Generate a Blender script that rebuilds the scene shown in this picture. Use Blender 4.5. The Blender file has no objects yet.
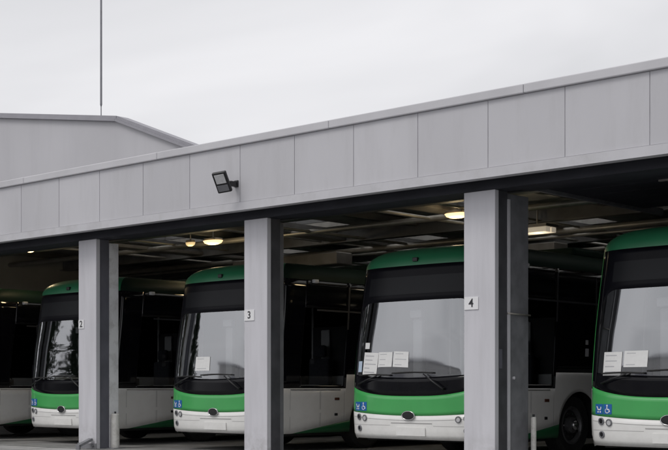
import bpy, bmesh, math, random
import numpy as np
from mathutils import Vector, Matrix
random.seed(7)
SC = bpy.context.scene
COL = SC.collection

# ------------------------------------------------------------------ camera
FPX, IMW = 1320.0, 668.0
YAW = math.radians(42.6)                       # camera looks this far to the left of straight at the garage
cam_d = bpy.data.cameras.new('camera')
cam = bpy.data.objects.new('camera', cam_d); COL.objects.link(cam)
cam.location = (10.424, -13.844, 1.05)
cam.rotation_euler = (math.radians(90), 0, YAW)
cam_d.sensor_fit = 'HORIZONTAL'; cam_d.sensor_width = 36.0
cam_d.lens = 36.0 * FPX / IMW
cam_d.shift_x = 0.0
cam_d.shift_y = (388.0 - 225.0) / IMW
cam_d.clip_start = 0.1; cam_d.clip_end = 1500
SC.camera = cam

# ------------------------------------------------------------------ overcast sky and soft sun
SUN_EL, SUN_AZ = math.radians(52), math.radians(205)   # azimuth measured from +Y, clockwise
w = bpy.data.worlds.new("World"); SC.world = w; w.use_nodes = True
nt = w.node_tree; nt.nodes.clear()
wo = nt.nodes.new('ShaderNodeOutputWorld'); bg = nt.nodes.new('ShaderNodeBackground')
sky = nt.nodes.new('ShaderNodeTexSky'); sky.sky_type = 'NISHITA'; sky.sun_disc = False
sky.sun_elevation = SUN_EL; sky.sun_rotation = SUN_AZ; sky.dust_density = 4.0; sky.air_density = 1.0
hs = nt.nodes.new('ShaderNodeHueSaturation'); hs.inputs['Saturation'].default_value = 0.12
tc = nt.nodes.new('ShaderNodeTexCoord')
mp = nt.nodes.new('ShaderNodeMapping'); mp.inputs['Scale'].default_value = (1.6, 1.6, 4.2)
nz = nt.nodes.new('ShaderNodeTexNoise'); nz.inputs['Scale'].default_value = 1.5; nz.inputs['Detail'].default_value = 4
nz.inputs['Roughness'].default_value = 0.5; nz.inputs['Distortion'].default_value = 0.4
cr = nt.nodes.new('ShaderNodeValToRGB')
cr.color_ramp.elements[0].position = 0.30; cr.color_ramp.elements[0].color = (8.6, 8.65, 9.0, 1)
cr.color_ramp.elements[1].position = 0.68; cr.color_ramp.elements[1].color = (11.6, 11.55, 11.9, 1)
mx = nt.nodes.new('ShaderNodeMix'); mx.data_type = 'RGBA'; mx.inputs[0].default_value = 0.86
nt.links.new(tc.outputs['Generated'], mp.inputs['Vector']); nt.links.new(mp.outputs['Vector'], nz.inputs['Vector'])
nt.links.new(nz.outputs['Fac'], cr.inputs['Fac'])
nt.links.new(sky.outputs['Color'], hs.inputs['Color'])
nt.links.new(hs.outputs['Color'], mx.inputs[6]); nt.links.new(cr.outputs['Color'], mx.inputs[7])
nt.links.new(mx.outputs[2], bg.inputs['Color']); bg.inputs['Strength'].default_value = 0.088
nt.links.new(bg.outputs['Background'], wo.inputs['Surface'])

sun_d = bpy.data.lights.new('sun', 'SUN'); sun_d.energy = 0.9; sun_d.angle = math.radians(22); sun_d.color = (1, 0.97, 0.93)
sun = bpy.data.objects.new('sun', sun_d); COL.objects.link(sun)
sd = Vector((math.sin(SUN_AZ) * math.cos(SUN_EL), math.cos(SUN_AZ) * math.cos(SUN_EL), math.sin(SUN_EL)))
sun.rotation_euler = (-sd).to_track_quat('-Z', 'Y').to_euler(); sun.location = (0, -20, 30)

SC.view_settings.view_transform = 'Standard'; SC.view_settings.look = 'None'
SC.view_settings.exposure = 0.0; SC.view_settings.gamma = 1.0; SC.view_settings.use_curve_mapping = False
SC.render.engine = 'CYCLES'
try:
    SC.cycles.use_denoising = True; SC.cycles.denoiser = 'OPENIMAGEDENOISE'
except Exception: pass
SC.cycles.max_bounces = 8; SC.cycles.transparent_max_bounces = 12; SC.cycles.caustics_reflective = False

# ------------------------------------------------------------------ materials
def mat(name, col, rough=0.5, metal=0.0, spec=0.5, var=0.0, vscale=3.0, stretch=(1, 1, 1), bump=0.0, bscale=60.0,
        dirt=None, dirt_amt=0.0, dirt_scale=2.0, dirt_stretch=(1, 1, 1), emit=None, estr=0.0, coat=0.0, rvar=0.0, orand=0.0, grime=None):
    m = bpy.data.materials.new(name); m.use_nodes = True
    n = m.node_tree.nodes; L = m.node_tree.links; b = n['Principled BSDF']
    b.inputs['Base Color'].default_value = (*col, 1); b.inputs['Roughness'].default_value = rough
    b.inputs['Metallic'].default_value = metal; b.inputs['Specular IOR Level'].default_value = spec
    if coat: b.inputs['Coat Weight'].default_value = coat; b.inputs['Coat Roughness'].default_value = 0.06
    if emit: b.inputs['Emission Color'].default_value = (*emit, 1); b.inputs['Emission Strength'].default_value = estr
    t = n.new('ShaderNodeTexCoord')
    last = None
    if var:
        mpn = n.new('ShaderNodeMapping'); mpn.inputs['Scale'].default_value = stretch
        no = n.new('ShaderNodeTexNoise'); no.inputs['Scale'].default_value = vscale; no.inputs['Detail'].default_value = 6
        L.new(t.outputs['Object'], mpn.inputs['Vector']); L.new(mpn.outputs['Vector'], no.inputs['Vector'])
        r = n.new('ShaderNodeValToRGB')
        r.color_ramp.elements[0].position = 0.3; r.color_ramp.elements[1].position = 0.7
        r.color_ramp.elements[0].color = (*[c * (1 - var) for c in col], 1)
        r.color_ramp.elements[1].color = (*[min(1, c * (1 + var)) for c in col], 1)
        L.new(no.outputs['Fac'], r.inputs['Fac']); last = r.outputs['Color']
        if rvar:
            mr = n.new('ShaderNodeMapRange'); mr.inputs['To Min'].default_value = max(0.02, rough - rvar); mr.inputs['To Max'].default_value = rough + rvar
            L.new(no.outputs['Fac'], mr.inputs['Value']); L.new(mr.outputs['Result'], b.inputs['Roughness'])
    if dirt:
        mpn = n.new('ShaderNodeMapping'); mpn.inputs['Scale'].default_value = dirt_stretch
        no = n.new('ShaderNodeTexNoise'); no.inputs['Scale'].default_value = dirt_scale; no.inputs['Detail'].default_value = 8; no.inputs['Roughness'].default_value = 0.65
        L.new(t.outputs['Object'], mpn.inputs['Vector']); L.new(mpn.outputs['Vector'], no.inputs['Vector'])
        mr = n.new('ShaderNodeMapRange'); mr.inputs['From Min'].default_value = 0.48; mr.inputs['From Max'].default_value = 0.78
        mr.inputs['To Max'].default_value = dirt_amt
        L.new(no.outputs['Fac'], mr.inputs['Value'])
        mm = n.new('ShaderNodeMix'); mm.data_type = 'RGBA'
        L.new(mr.outputs['Result'], mm.inputs[0])
        if last: L.new(last, mm.inputs[6])
        else: mm.inputs[6].default_value = (*col, 1)
        mm.inputs[7].default_value = (*dirt, 1); last = mm.outputs[2]
    if grime:                                        # splashed dirt low down: (colour, height, amount)
        sp = n.new('ShaderNodeSeparateXYZ'); L.new(t.outputs['Object'], sp.inputs[0])
        mr = n.new('ShaderNodeMapRange'); mr.inputs['From Min'].default_value = grime[1]; mr.inputs['From Max'].default_value = 0.0; mr.inputs['To Max'].default_value = 1.0
        no = n.new('ShaderNodeTexNoise'); no.inputs['Scale'].default_value = 7; no.inputs['Detail'].default_value = 8; no.inputs['Roughness'].default_value = 0.7
        L.new(t.outputs['Object'], no.inputs['Vector']); L.new(sp.outputs['Z'], mr.inputs['Value'])
        r2 = n.new('ShaderNodeMapRange'); r2.inputs['From Min'].default_value = 0.40; r2.inputs['From Max'].default_value = 0.68; r2.inputs['To Max'].default_value = grime[2]
        L.new(no.outputs['Fac'], r2.inputs['Value'])
        mu = n.new('ShaderNodeMath'); mu.operation = 'MULTIPLY'; L.new(mr.outputs['Result'], mu.inputs[0]); L.new(r2.outputs['Result'], mu.inputs[1])
        mm = n.new('ShaderNodeMix'); mm.data_type = 'RGBA'; L.new(mu.outputs['Value'], mm.inputs[0]); L.new(last, mm.inputs[6]); mm.inputs[7].default_value = (*grime[0], 1); last = mm.outputs[2]
    if orand:
        oi = n.new('ShaderNodeObjectInfo'); mr = n.new('ShaderNodeMapRange'); mr.inputs['To Min'].default_value = 1 - orand; mr.inputs['To Max'].default_value = 1 + orand
        hv = n.new('ShaderNodeHueSaturation'); L.new(oi.outputs['Random'], mr.inputs['Value']); L.new(mr.outputs['Result'], hv.inputs['Value'])
        L.new(last, hv.inputs['Color']); last = hv.outputs['Color']
    if last: L.new(last, b.inputs['Base Color'])
    if bump:
        no = n.new('ShaderNodeTexNoise'); no.inputs['Scale'].default_value = bscale; no.inputs['Detail'].default_value = 5
        L.new(t.outputs['Object'], no.inputs['Vector'])
        bp = n.new('ShaderNodeBump'); bp.inputs['Strength'].default_value = bump; bp.inputs['Distance'].default_value = 0.01
        L.new(no.outputs['Fac'], bp.inputs['Height']); L.new(bp.outputs['Normal'], b.inputs['Normal'])
    return m

def glass_mat(name, tint, base, power):
    m = bpy.data.materials.new(name); m.use_nodes = True
    n = m.node_tree.nodes; L = m.node_tree.links; n.clear()
    o = n.new('ShaderNodeOutputMaterial'); ms = n.new('ShaderNodeMixShader')
    tr = n.new('ShaderNodeBsdfTransparent'); tr.inputs['Color'].default_value = (*tint, 1)
    gl = n.new('ShaderNodeBsdfGlossy'); gl.inputs['Roughness'].default_value = 0.035; gl.inputs['Color'].default_value = (0.95, 0.97, 1, 1)
    fr = n.new('ShaderNodeFresnel'); fr.inputs['IOR'].default_value = power
    ad = n.new('ShaderNodeMath'); ad.operation = 'ADD'; ad.use_clamp = True; ad.inputs[1].default_value = base
    t = n.new('ShaderNodeTexCoord'); no = n.new('ShaderNodeTexNoise'); no.inputs['Scale'].default_value = 1.6; no.inputs['Detail'].default_value = 1
    bp = n.new('ShaderNodeBump'); bp.inputs['Strength'].default_value = 0.012; bp.inputs['Distance'].default_value = 0.02
    L.new(t.outputs['Object'], no.inputs['Vector']); L.new(no.outputs['Fac'], bp.inputs['Height']); L.new(bp.outputs['Normal'], gl.inputs['Normal'])
    L.new(fr.outputs['Fac'], ad.inputs[0]); L.new(ad.outputs['Value'], ms.inputs['Fac'])
    L.new(tr.outputs['BSDF'], ms.inputs[1]); L.new(gl.outputs['BSDF'], ms.inputs[2]); L.new(ms.outputs['Shader'], o.inputs['Surface'])
    return m

M = {}
def translucent_mat(name, col):
    m = bpy.data.materials.new(name); m.use_nodes = True
    n = m.node_tree.nodes; L = m.node_tree.links; n.clear()
    o = n.new('ShaderNodeOutputMaterial'); t = n.new('ShaderNodeBsdfTranslucent'); t.inputs['Color'].default_value = (*col, 1)
    d = n.new('ShaderNodeBsdfDiffuse'); d.inputs['Color'].default_value = (*col, 1); x = n.new('ShaderNodeMixShader'); x.inputs['Fac'].default_value = 0.3
    L.new(t.outputs['BSDF'], x.inputs[1]); L.new(d.outputs['BSDF'], x.inputs[2]); L.new(x.outputs['Shader'], o.inputs['Surface'])
    return m
M['added_rooflight'] = translucent_mat('milky_added_rooflight_sheet', (0.94, 0.94, 0.92))
M['fascia'] = mat('light_grey_cladding', (0.54, 0.536, 0.562), 0.55, orand=0.035, var=0.05, vscale=0.7, stretch=(1, 1, 0.5), dirt=(0.33, 0.32, 0.32), dirt_amt=0.22, dirt_scale=2.2, dirt_stretch=(1.6, 1, 0.28), spec=0.3)
M['flange'] = mat('pale_grey_trim', (0.565, 0.561, 0.587), 0.5, var=0.05, vscale=2.0, dirt=(0.35, 0.34, 0.33), dirt_amt=0.4, dirt_scale=3, dirt_stretch=(1, 1, 1), spec=0.3)
M['coping'] = mat('grey_coping_metal', (0.56, 0.555, 0.58), 0.45, var=0.06, vscale=1.5, spec=0.4)
M['seam'] = mat('dark_seam', (0.47, 0.465, 0.49), 0.7, var=0.2, vscale=3)
M['hallwall'] = mat('grey_hall_cladding', (0.52, 0.515, 0.54), 0.6, var=0.05, vscale=0.25, dirt=(0.31, 0.31, 0.33), dirt_amt=0.15, dirt_scale=0.6, dirt_stretch=(3, 1, 0.2), spec=0.2)
M['hallcop'] = mat('grey_hall_coping', (0.30, 0.295, 0.325), 0.5, var=0.05)
M['column'] = mat('painted_column', (0.61, 0.605, 0.64), 0.5, var=0.06, vscale=1.2, stretch=(4, 4, 0.6), dirt=(0.33, 0.32, 0.33), dirt_amt=0.16, dirt_scale=2.0, dirt_stretch=(6, 6, 0.6), spec=0.35, grime=((0.24, 0.23, 0.22), 0.55, 0.6))
M['jamb_dark'] = mat('anthracite_steel', (0.070, 0.070, 0.078), 0.5, var=0.25, vscale=4, spec=0.3)
M['jamb_grey'] = mat('grey_steel_jamb', (0.13, 0.13, 0.155), 0.5, var=0.15, vscale=3, spec=0.3)
M['guide'] = mat('dark_guide_steel', (0.20, 0.202, 0.217), 0.45, var=0.2, vscale=5, spec=0.4)
M['guide_white'] = mat('white_guide_rail', (0.80, 0.80, 0.82), 0.5, var=0.08, vscale=2, dirt=(0.2, 0.19, 0.17), dirt_amt=0.5, dirt_scale=5)
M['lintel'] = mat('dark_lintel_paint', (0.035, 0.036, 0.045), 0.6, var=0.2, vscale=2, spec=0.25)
M['ceiling'] = mat('brown_grey_ceiling', (0.36, 0.35, 0.34), 0.8, var=0.3, vscale=1.3, dirt=(0.05, 0.045, 0.04), dirt_amt=0.7, dirt_scale=1.4)
M['beam'] = mat('dark_roof_beam', (0.13, 0.128, 0.128), 0.6, var=0.25, vscale=3)
M['pipe'] = mat('galvanised_pipe', (0.38, 0.36, 0.33), 0.42, metal=0.5, var=0.15, vscale=5)
M['duct'] = mat('dull_duct_metal', (0.25, 0.235, 0.22), 0.5, metal=0.3, var=0.2, vscale=3)
M['inwall'] = mat('dim_interior_wall', (0.40, 0.395, 0.385), 0.85, var=0.2, vscale=0.8)
M['floor'] = mat('oily_concrete_floor', (0.30, 0.295, 0.29), 0.55, var=0.3, vscale=1.1, dirt=(0.03, 0.03, 0.03), dirt_amt=0.8, dirt_scale=1.6, bump=0.15, rvar=0.2)
M['asphalt'] = mat('damp_concrete_yard', (0.24, 0.24, 0.243), 0.6, var=0.3, vscale=0.7, bump=0.5, bscale=140, rvar=0.22)
M['apron'] = mat('concrete_apron', (0.40, 0.395, 0.39), 0.65, var=0.2, vscale=1.4, dirt=(0.09, 0.09, 0.09), dirt_amt=0.7, dirt_scale=2.0, bump=0.3, bscale=90)
M['roofing'] = mat('grey_roofing', (0.2, 0.2, 0.21), 0.7, var=0.15, vscale=1)
M['mast'] = mat('mast_steel', (0.24, 0.24, 0.26), 0.5, metal=0.4, var=0.1)
M['blackpl'] = mat('black_plastic', (0.012, 0.012, 0.014), 0.42, var=0.2, vscale=8)
M['lens'] = mat('lamp_lens', (0.6, 0.6, 0.61), 0.25, var=0.1, vscale=20, spec=0.5)
M['plate'] = mat('white_enamel', (0.80, 0.80, 0.81), 0.4, var=0.03)
M['ink'] = mat('black_ink', (0.03, 0.03, 0.035), 0.6, var=0.1)
M['paper'] = mat('white_paper', (0.86, 0.86, 0.85), 0.8, var=0.03, vscale=20)
M['joint'] = mat('grey_panel_gap', (0.40, 0.395, 0.39), 0.7, var=0.1)
M['blueslip'] = mat('pale_blue_paper', (0.55, 0.66, 0.80), 0.8, var=0.03)
M['print'] = mat('grey_print', (0.55, 0.55, 0.57), 0.8, var=0.1)
M['post'] = mat('white_post_paint', (0.66, 0.65, 0.62), 0.5, var=0.08, vscale=4, dirt=(0.2, 0.18, 0.14), dirt_amt=0.7, dirt_scale=9)
M['lamp_glow'] = mat('warm_lamp_glow', (0.9, 0.8, 0.6), 0.4, emit=(1.0, 0.72, 0.36), estr=1.5)
M['tube_glow'] = mat('neutral_tube_glow', (0.9, 0.85, 0.75), 0.4, emit=(1.0, 0.86, 0.66), estr=0.25)
M['lamp_dim'] = mat('dim_lamp_glow', (0.9, 0.8, 0.6), 0.4, emit=(1.0, 0.70, 0.34), estr=0.55)
# bus
M['green'] = mat('green_bus_paint', (0.062, 0.410, 0.105), 0.30, var=0.05, vscale=2, coat=0.5, dirt=(0.055, 0.33, 0.09), dirt_amt=0.3, dirt_scale=3)
M['white'] = mat('white_bus_paint', (0.89, 0.885, 0.865), 0.34, var=0.03, vscale=2, coat=0.4, dirt=(0.68, 0.66, 0.62), dirt_amt=0.3, dirt_scale=2.5, dirt_stretch=(1, 1, 1), grime=((0.42, 0.40, 0.36), 0.62, 0.45))
M['dgreen'] = mat('dark_green_bus_paint', (0.018, 0.120, 0.045), 0.4, var=0.08, vscale=2, coat=0.2)
M['shaded_roof_green'] = mat('shade_darkened_roof_green', (0.026, 0.185, 0.085), 0.42, var=0.08, vscale=2, coat=0.1)  # bus green darkened: shade under the garage roof is put into the colour
M['shaded_cove'] = mat('shade_blackened_green_cove', (0.008, 0.022, 0.015), 0.55, var=0.1, vscale=2, spec=0.15)  # roof-edge green taken near black, with the bay's shade painted in
M['mask'] = mat('black_glass_mask', (0.006, 0.006, 0.008), 0.12, var=0.2, vscale=3, spec=0.2)
M['header'] = mat('black_header_panel', (0.006, 0.006, 0.009), 0.35, var=0.2, vscale=3, spec=0.12)
M['display'] = mat('unlit_display', (0.013, 0.014, 0.017), 0.4, var=0.1, vscale=3, spec=0.2)
M['sideglass'] = mat('tinted_side_glass', (0.005, 0.005, 0.007), 0.06, var=0.2, vscale=3, spec=0.55)
M['glass'] = glass_mat('windscreen_glass', (0.86, 0.88, 0.89), 0.29, 1.6)
M['cabglass'] = glass_mat('cab_window_glass', (0.66, 0.68, 0.69), 0.02, 1.5)
M['inner'] = mat('dark_interior_trim', (0.016, 0.016, 0.018), 0.7, var=0.2, vscale=3)
M['seatfab'] = mat('dark_seat_fabric', (0.03, 0.032, 0.04), 0.9, var=0.3, vscale=20)
M['rail'] = mat('pale_handrail', (0.5, 0.5, 0.5), 0.35, var=0.05)
M['pillar'] = mat('dark_grey_window_pillar', (0.045, 0.046, 0.05), 0.5, var=0.1)
M['rubber'] = mat('black_rubber', (0.018, 0.018, 0.018), 0.75, var=0.2, vscale=6)
M['rim'] = mat('wheel_rim_metal', (0.22, 0.22, 0.23), 0.4, metal=0.7, var=0.1, vscale=6)
M['chrome'] = mat('chrome', (0.75, 0.75, 0.76), 0.15, metal=0.9, var=0.03)
M['blue'] = mat('blue_sticker', (0.02, 0.13, 0.42), 0.4, var=0.05)
M['amber'] = mat('amber_reflector', (0.10, 0.035, 0.02), 0.3, var=0.1)
M['under'] = mat('underbody_black', (0.012, 0.012, 0.012), 0.8, var=0.3)

# ------------------------------------------------------------------ mesh helpers
class MB:
    def __init__(s): s.v = []; s.f = []
    def add(s, vs, fs):
        o = len(s.v); s.v += [tuple(p) for p in vs]; s.f += [tuple(i + o for i in f) for f in fs]; return s
    def box(s, x0, x1, y0, y1, z0, z1):
        vs = [(x0, y0, z0), (x1, y0, z0), (x1, y1, z0), (x0, y1, z0), (x0, y0, z1), (x1, y0, z1), (x1, y1, z1), (x0, y1, z1)]
        return s.add(vs, [(0, 3, 2, 1), (4, 5, 6, 7), (0, 1, 5, 4), (1, 2, 6, 5), (2, 3, 7, 6), (3, 0, 4, 7)])
    def obox(s, mtx, hx, hy, hz):
        vs = [mtx @ Vector((x * hx, y * hy, z * hz)) for z in (-1, 1) for x, y in ((-1, -1), (1, -1), (1, 1), (-1, 1))]
        return s.add(vs, [(0, 3, 2, 1), (4, 5, 6, 7), (0, 1, 5, 4), (1, 2, 6, 5), (2, 3, 7, 6), (3, 0, 4, 7)])
    def tube(s, pts, r, n=10, cap=True):
        pts = [Vector(p) for p in pts]; rs = r if isinstance(r, (list, tuple)) else [r] * len(pts)
        rings = []; prev = None
        for i, p in enumerate(pts):
            d = (pts[min(i + 1, len(pts) - 1)] - pts[max(i - 1, 0)]).normalized()
            if prev is None: a = d.orthogonal().normalized()
            else: a = (prev - d * prev.dot(d)).normalized()
            prev = a; b = d.cross(a)
            rings.append([p + (a * math.cos(2 * math.pi * k / n) + b * math.sin(2 * math.pi * k / n)) * rs[i] for k in range(n)])
        vs = [q for ring in rings for q in ring]; fs = []
        for i in range(len(pts) - 1):
            for k in range(n): fs.append((i * n + k, i * n + (k + 1) % n, (i + 1) * n + (k + 1) % n, (i + 1) * n + k))
        if cap: fs.append(tuple(range(n - 1, -1, -1))); fs.append(tuple((len(pts) - 1) * n + k for k in range(n)))
        return s.add(vs, fs)
    def lathe(s, prof, origin, axis='x', n=32):
        """prof: list of (r, h) along axis"""
        vs = []; fs = []
        for r, h in prof:
            for k in range(n):
                a = 2 * math.pi * k / n; c, d = r * math.cos(a), r * math.sin(a)
                p = {'x': (h, c, d), 'y': (c, h, d), 'z': (c, d, h)}[axis]
                vs.append((origin[0] + p[0], origin[1] + p[1], origin[2] + p[2]))
        for i in range(len(prof) - 1):
            for k in range(n): fs.append((i * n + k, i * n + (k + 1) % n, (i + 1) * n + (k + 1) % n, (i + 1) * n + k))
        fs.append(tuple(range(n - 1, -1, -1))); fs.append(tuple((len(prof) - 1) * n + k for k in range(n)))
        return s.add(vs, fs)
    def prism(s, poly, y0, y1):
        """poly: (x,z) outline extruded along y"""
        n = len(poly); vs = [(x, y0, z) for x, z in poly] + [(x, y1, z) for x, z in poly]
        fs = [tuple(range(n)), tuple(range(2 * n - 1, n - 1, -1))]
        fs += [(i, n + i, n + (i + 1) % n, (i + 1) % n) for i in range(n)]
        return s.add(vs, fs)
    def build(s, name, m, parent=None, smooth=False, bevel=0.0, solid=0.0, recalc=True):
        me = bpy.data.meshes.new(name); me.from_pydata(s.v, [], s.f); me.update()
        if recalc:
            bm = bmesh.new(); bm.from_mesh(me); bmesh.ops.recalc_face_normals(bm, faces=bm.faces); bm.to_mesh(me); bm.free()
        me.materials.append(m)
        o = bpy.data.objects.new(name, me); COL.objects.link(o)
        if parent: o.parent = parent
        if smooth:
            for p in me.polygons: p.use_smooth = True
        if solid:
            md = o.modifiers.new('solid', 'SOLIDIFY'); md.thickness = solid; md.offset = -1
        if bevel:
            md = o.modifiers.new('bevel', 'BEVEL'); md.width = bevel; md.segments = 2; md.limit_method = 'ANGLE'; md.angle_limit = math.radians(40)
        return o

def empty(name, loc=(0, 0, 0), rz=0.0):
    o = bpy.data.objects.new(name, None); COL.objects.link(o); o.location = loc; o.rotation_euler = (0, 0, rz); o.empty_display_size = 0.2
    return o
def tag(o, label, cat, group=None):
    o['label'] = label; o['category'] = cat
    if group: o['group'] = group
    return o
def struct(o): o['kind'] = 'structure'; return o

# ------------------------------------------------------------------ the setting
PITCH = 4.16
XL, XR, YB = -17.2, 8.95, 15.2            # garage: left end, right end, back wall
OH = 0.35                                  # fascia overhang in front of the columns
struct(MB().add([(-600, -600, 0), (600, -600, 0), (600, 600, 0), (-600, 600, 0)], [(0, 1, 2, 3)]).build('ground', M['asphalt']))
struct(MB().add([(XL, -0.1, 0.008), (XR, -0.1, 0.008), (XR, YB, 0.008), (XL, YB, 0.008)], [(0, 1, 2, 3)]).build('floor', M['floor']))
struct(MB().add([(XL, -1.3, 0.004), (XR, -1.3, 0.004), (XR, -0.104, 0.004), (XL, -0.104, 0.004)], [(0, 1, 2, 3)]).build('apron_pavement', M['apron']))

garage = empty('bus_garage', (0, 0, 0))
tag(garage, 'long low bus garage with light grey fascia panels above open bays', 'garage')
ZB, ZT, ZC = 3.69, 4.66, 4.775             # fascia bottom, coping underside, coping top
# fascia: panels, seams, trims
f = MB().box(XL, XR, -OH + 0.008, -OH + 0.12, ZB + 0.12, ZT).build('fascia', M['seam'], garage)
xs = [XL] + [0.64 + 1.13 * k for k in range(-15, 8) if XL + 0.2 < 0.64 + 1.13 * k < XR - 0.2] + [XR]
for a, b in zip(xs[:-1], xs[1:]):
    MB().box(a + 0.006, b - 0.006, -OH, -OH + 0.007, ZB + 0.125, ZT - 0.006).build('fascia_panel', M['fascia'], f)
MB().box(XL, XR, -OH - 0.02, -OH + 0.12, ZB, ZB + 0.118).build('bottom_trim', M['flange'], f)
cp = MB(); xs = [XL, -13.0, -9.4, -5.75, -2.05, 1.2, 4.6, XR]
for a, b in zip(xs[:-1], xs[1:]):
    cp.box(a + 0.003, b - 0.003, -OH - 0.045, -OH + 0.30, ZT, ZC)
cp.build('coping', M['coping'], f, bevel=0.012)
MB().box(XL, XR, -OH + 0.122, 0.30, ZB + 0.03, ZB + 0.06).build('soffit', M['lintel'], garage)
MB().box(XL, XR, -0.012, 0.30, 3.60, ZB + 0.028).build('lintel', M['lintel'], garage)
# roof and ceiling slabs, pierced by translucent rooflights added over the bus gaps to brighten the bays
def slab(m, x0, x1, y0, y1, z0, z1):
    ys = [y0, 3.0, 5.7, 6.1, 8.9, 9.3, 12.1, y1]
    for i in range(0, 7):
        if i % 2 == 0: m.box(x0, x1, ys[i], ys[i + 1], z0, z1)
        else:
            e = [x0] + [q for c in RLX for q in c] + [x1]
            for j in range(0, len(e), 2): m.box(e[j], e[j + 1], ys[i] + 0.0005, ys[i + 1] - 0.0005, z0, z1)
RLX = [(x - 0.3, x + 1.2) for x in (-12.48, -8.32, -4.16, 0.0, 4.16)]
m = MB(); slab(m, XL, XR, -OH + 0.30, YB, 4.42, 4.55); m.build('roof', M['roofing'], garage)
m = MB(); slab(m, XL + 0.25, XR - 0.25, 0.302, YB - 0.25, 4.30, 4.41); m.build('ceiling', M['ceiling'], garage)
for x0, x1 in RLX:
    for y0, y1 in ((3.0, 5.7), (6.1, 8.9), (9.3, 12.1)):
        MB().box(x0 - 0.05, x1 + 0.05, y0 - 0.05, y1 + 0.05, 4.552, 4.556).build('added_rooflight', M['added_rooflight'], garage)
MB().box(XL, XR, YB - 0.24, YB, 0, 4.41).build('back_wall', M['inwall'], garage)
MB().box(XL, XL + 0.24, 0.30, YB - 0.242, 0, 4.41).build('side_wall', M['inwall'], garage)
MB().box(XR - 0.24, XR, 0.30, YB - 0.242, 0, 4.41).build('side_wall', M['inwall'], garage)
# roof steel
for y in (2.7, 5.9, 9.1, 12.3):
    m = MB(); m.box(XL + 0.25, XR - 0.25, y - 0.10, y + 0.10, 3.98, 4.00); m.box(XL + 0.25, XR - 0.25, y - 0.008, y + 0.008, 4.00, 4.28); m.box(XL + 0.25, XR - 0.25, y - 0.10, y + 0.10, 4.28, 4.299)
    m.build('roof_beam', M['beam'], garage)
for i in range(12):
    x = XL + 1.2 + i * 2.08
    m = MB(); m.box(x - 0.05, x + 0.05, 0.31, YB - 0.26, 4.16, 4.275); m.build('purlin', M['beam'], garage)
for y, z, r in ((1.15, 3.98, 0.035), (4.35, 4.02, 0.055), (4.7, 4.08, 0.03), (7.2, 3.98, 0.06), (7.5, 3.92, 0.03), (10.2, 3.95, 0.05)):
    MB().tube([(XL + 0.25, y, z), (XR - 0.25, y, z)], r, 10).build('ceiling_pipe', M['pipe'], garage, smooth=True)
for x in (-13.0, -10.9, -8.1, -6.9, -4.0, -2.75, 0.15, 1.4, 4.4):
    z = random.uniform(4.02, 4.1)
    MB().tube([(x, 0.4, z), (x, YB - 0.3, z)], random.uniform(0.02, 0.045), 8).build('ceiling_pipe', M['pipe'], garage, smooth=True)
for x in (-11.9, -7.6, -3.3, 0.9):        # cable trays and ducts
    m = MB(); m.box(x - 0.2, x + 0.2, 3.0, YB - 0.4, 4.02, 4.03)
    m.box(x - 0.205, x - 0.2, 3.0, YB - 0.4, 4.03, 4.09); m.box(x + 0.2, x + 0.205, 3.0, YB - 0.4, 4.03, 4.09)
    m.build('cable_tray', M['duct'], garage)
for x0, x1, y in ((-11.5, -8.3, 6.6), (-6.6, -3.9, 8.1), (-2.2, 1.6, 8.3)):
    MB().box(x0, x1, y, y + 0.5, 3.66, 3.92).build('air_duct', M['duct'], garage, bevel=0.02)
# rolled-up door drums behind the lintel; one overhead door lies open under the ceiling
for x in (-16.64, -12.48, -8.32, -4.16, 0.0, 4.16):
    MB().box(x + 0.52, x + 4.14, 0.305, 0.72, 3.63, 3.97).build('door_drum', M['lintel'], garage, bevel=0.06)
od = MB()
for i in range(5): od.box(0.60, 4.06, 0.80 + i * 0.56, 0.80 + i * 0.56 + 0.55, 3.70, 3.74)
od = od.build('overhead_door', M['lintel'], garage, bevel=0.008)
for x in (0.56, 4.09): MB().box(x - 0.03, x + 0.03, 0.78, 4.2, 3.66, 3.76).build('door_track', M['guide'], od)
for y in (1.3, 2.42): MB().box(2.1, 2.5, y, y + 0.05, 3.675, 3.698).build('door_bracket', M['pipe'], od)
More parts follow.
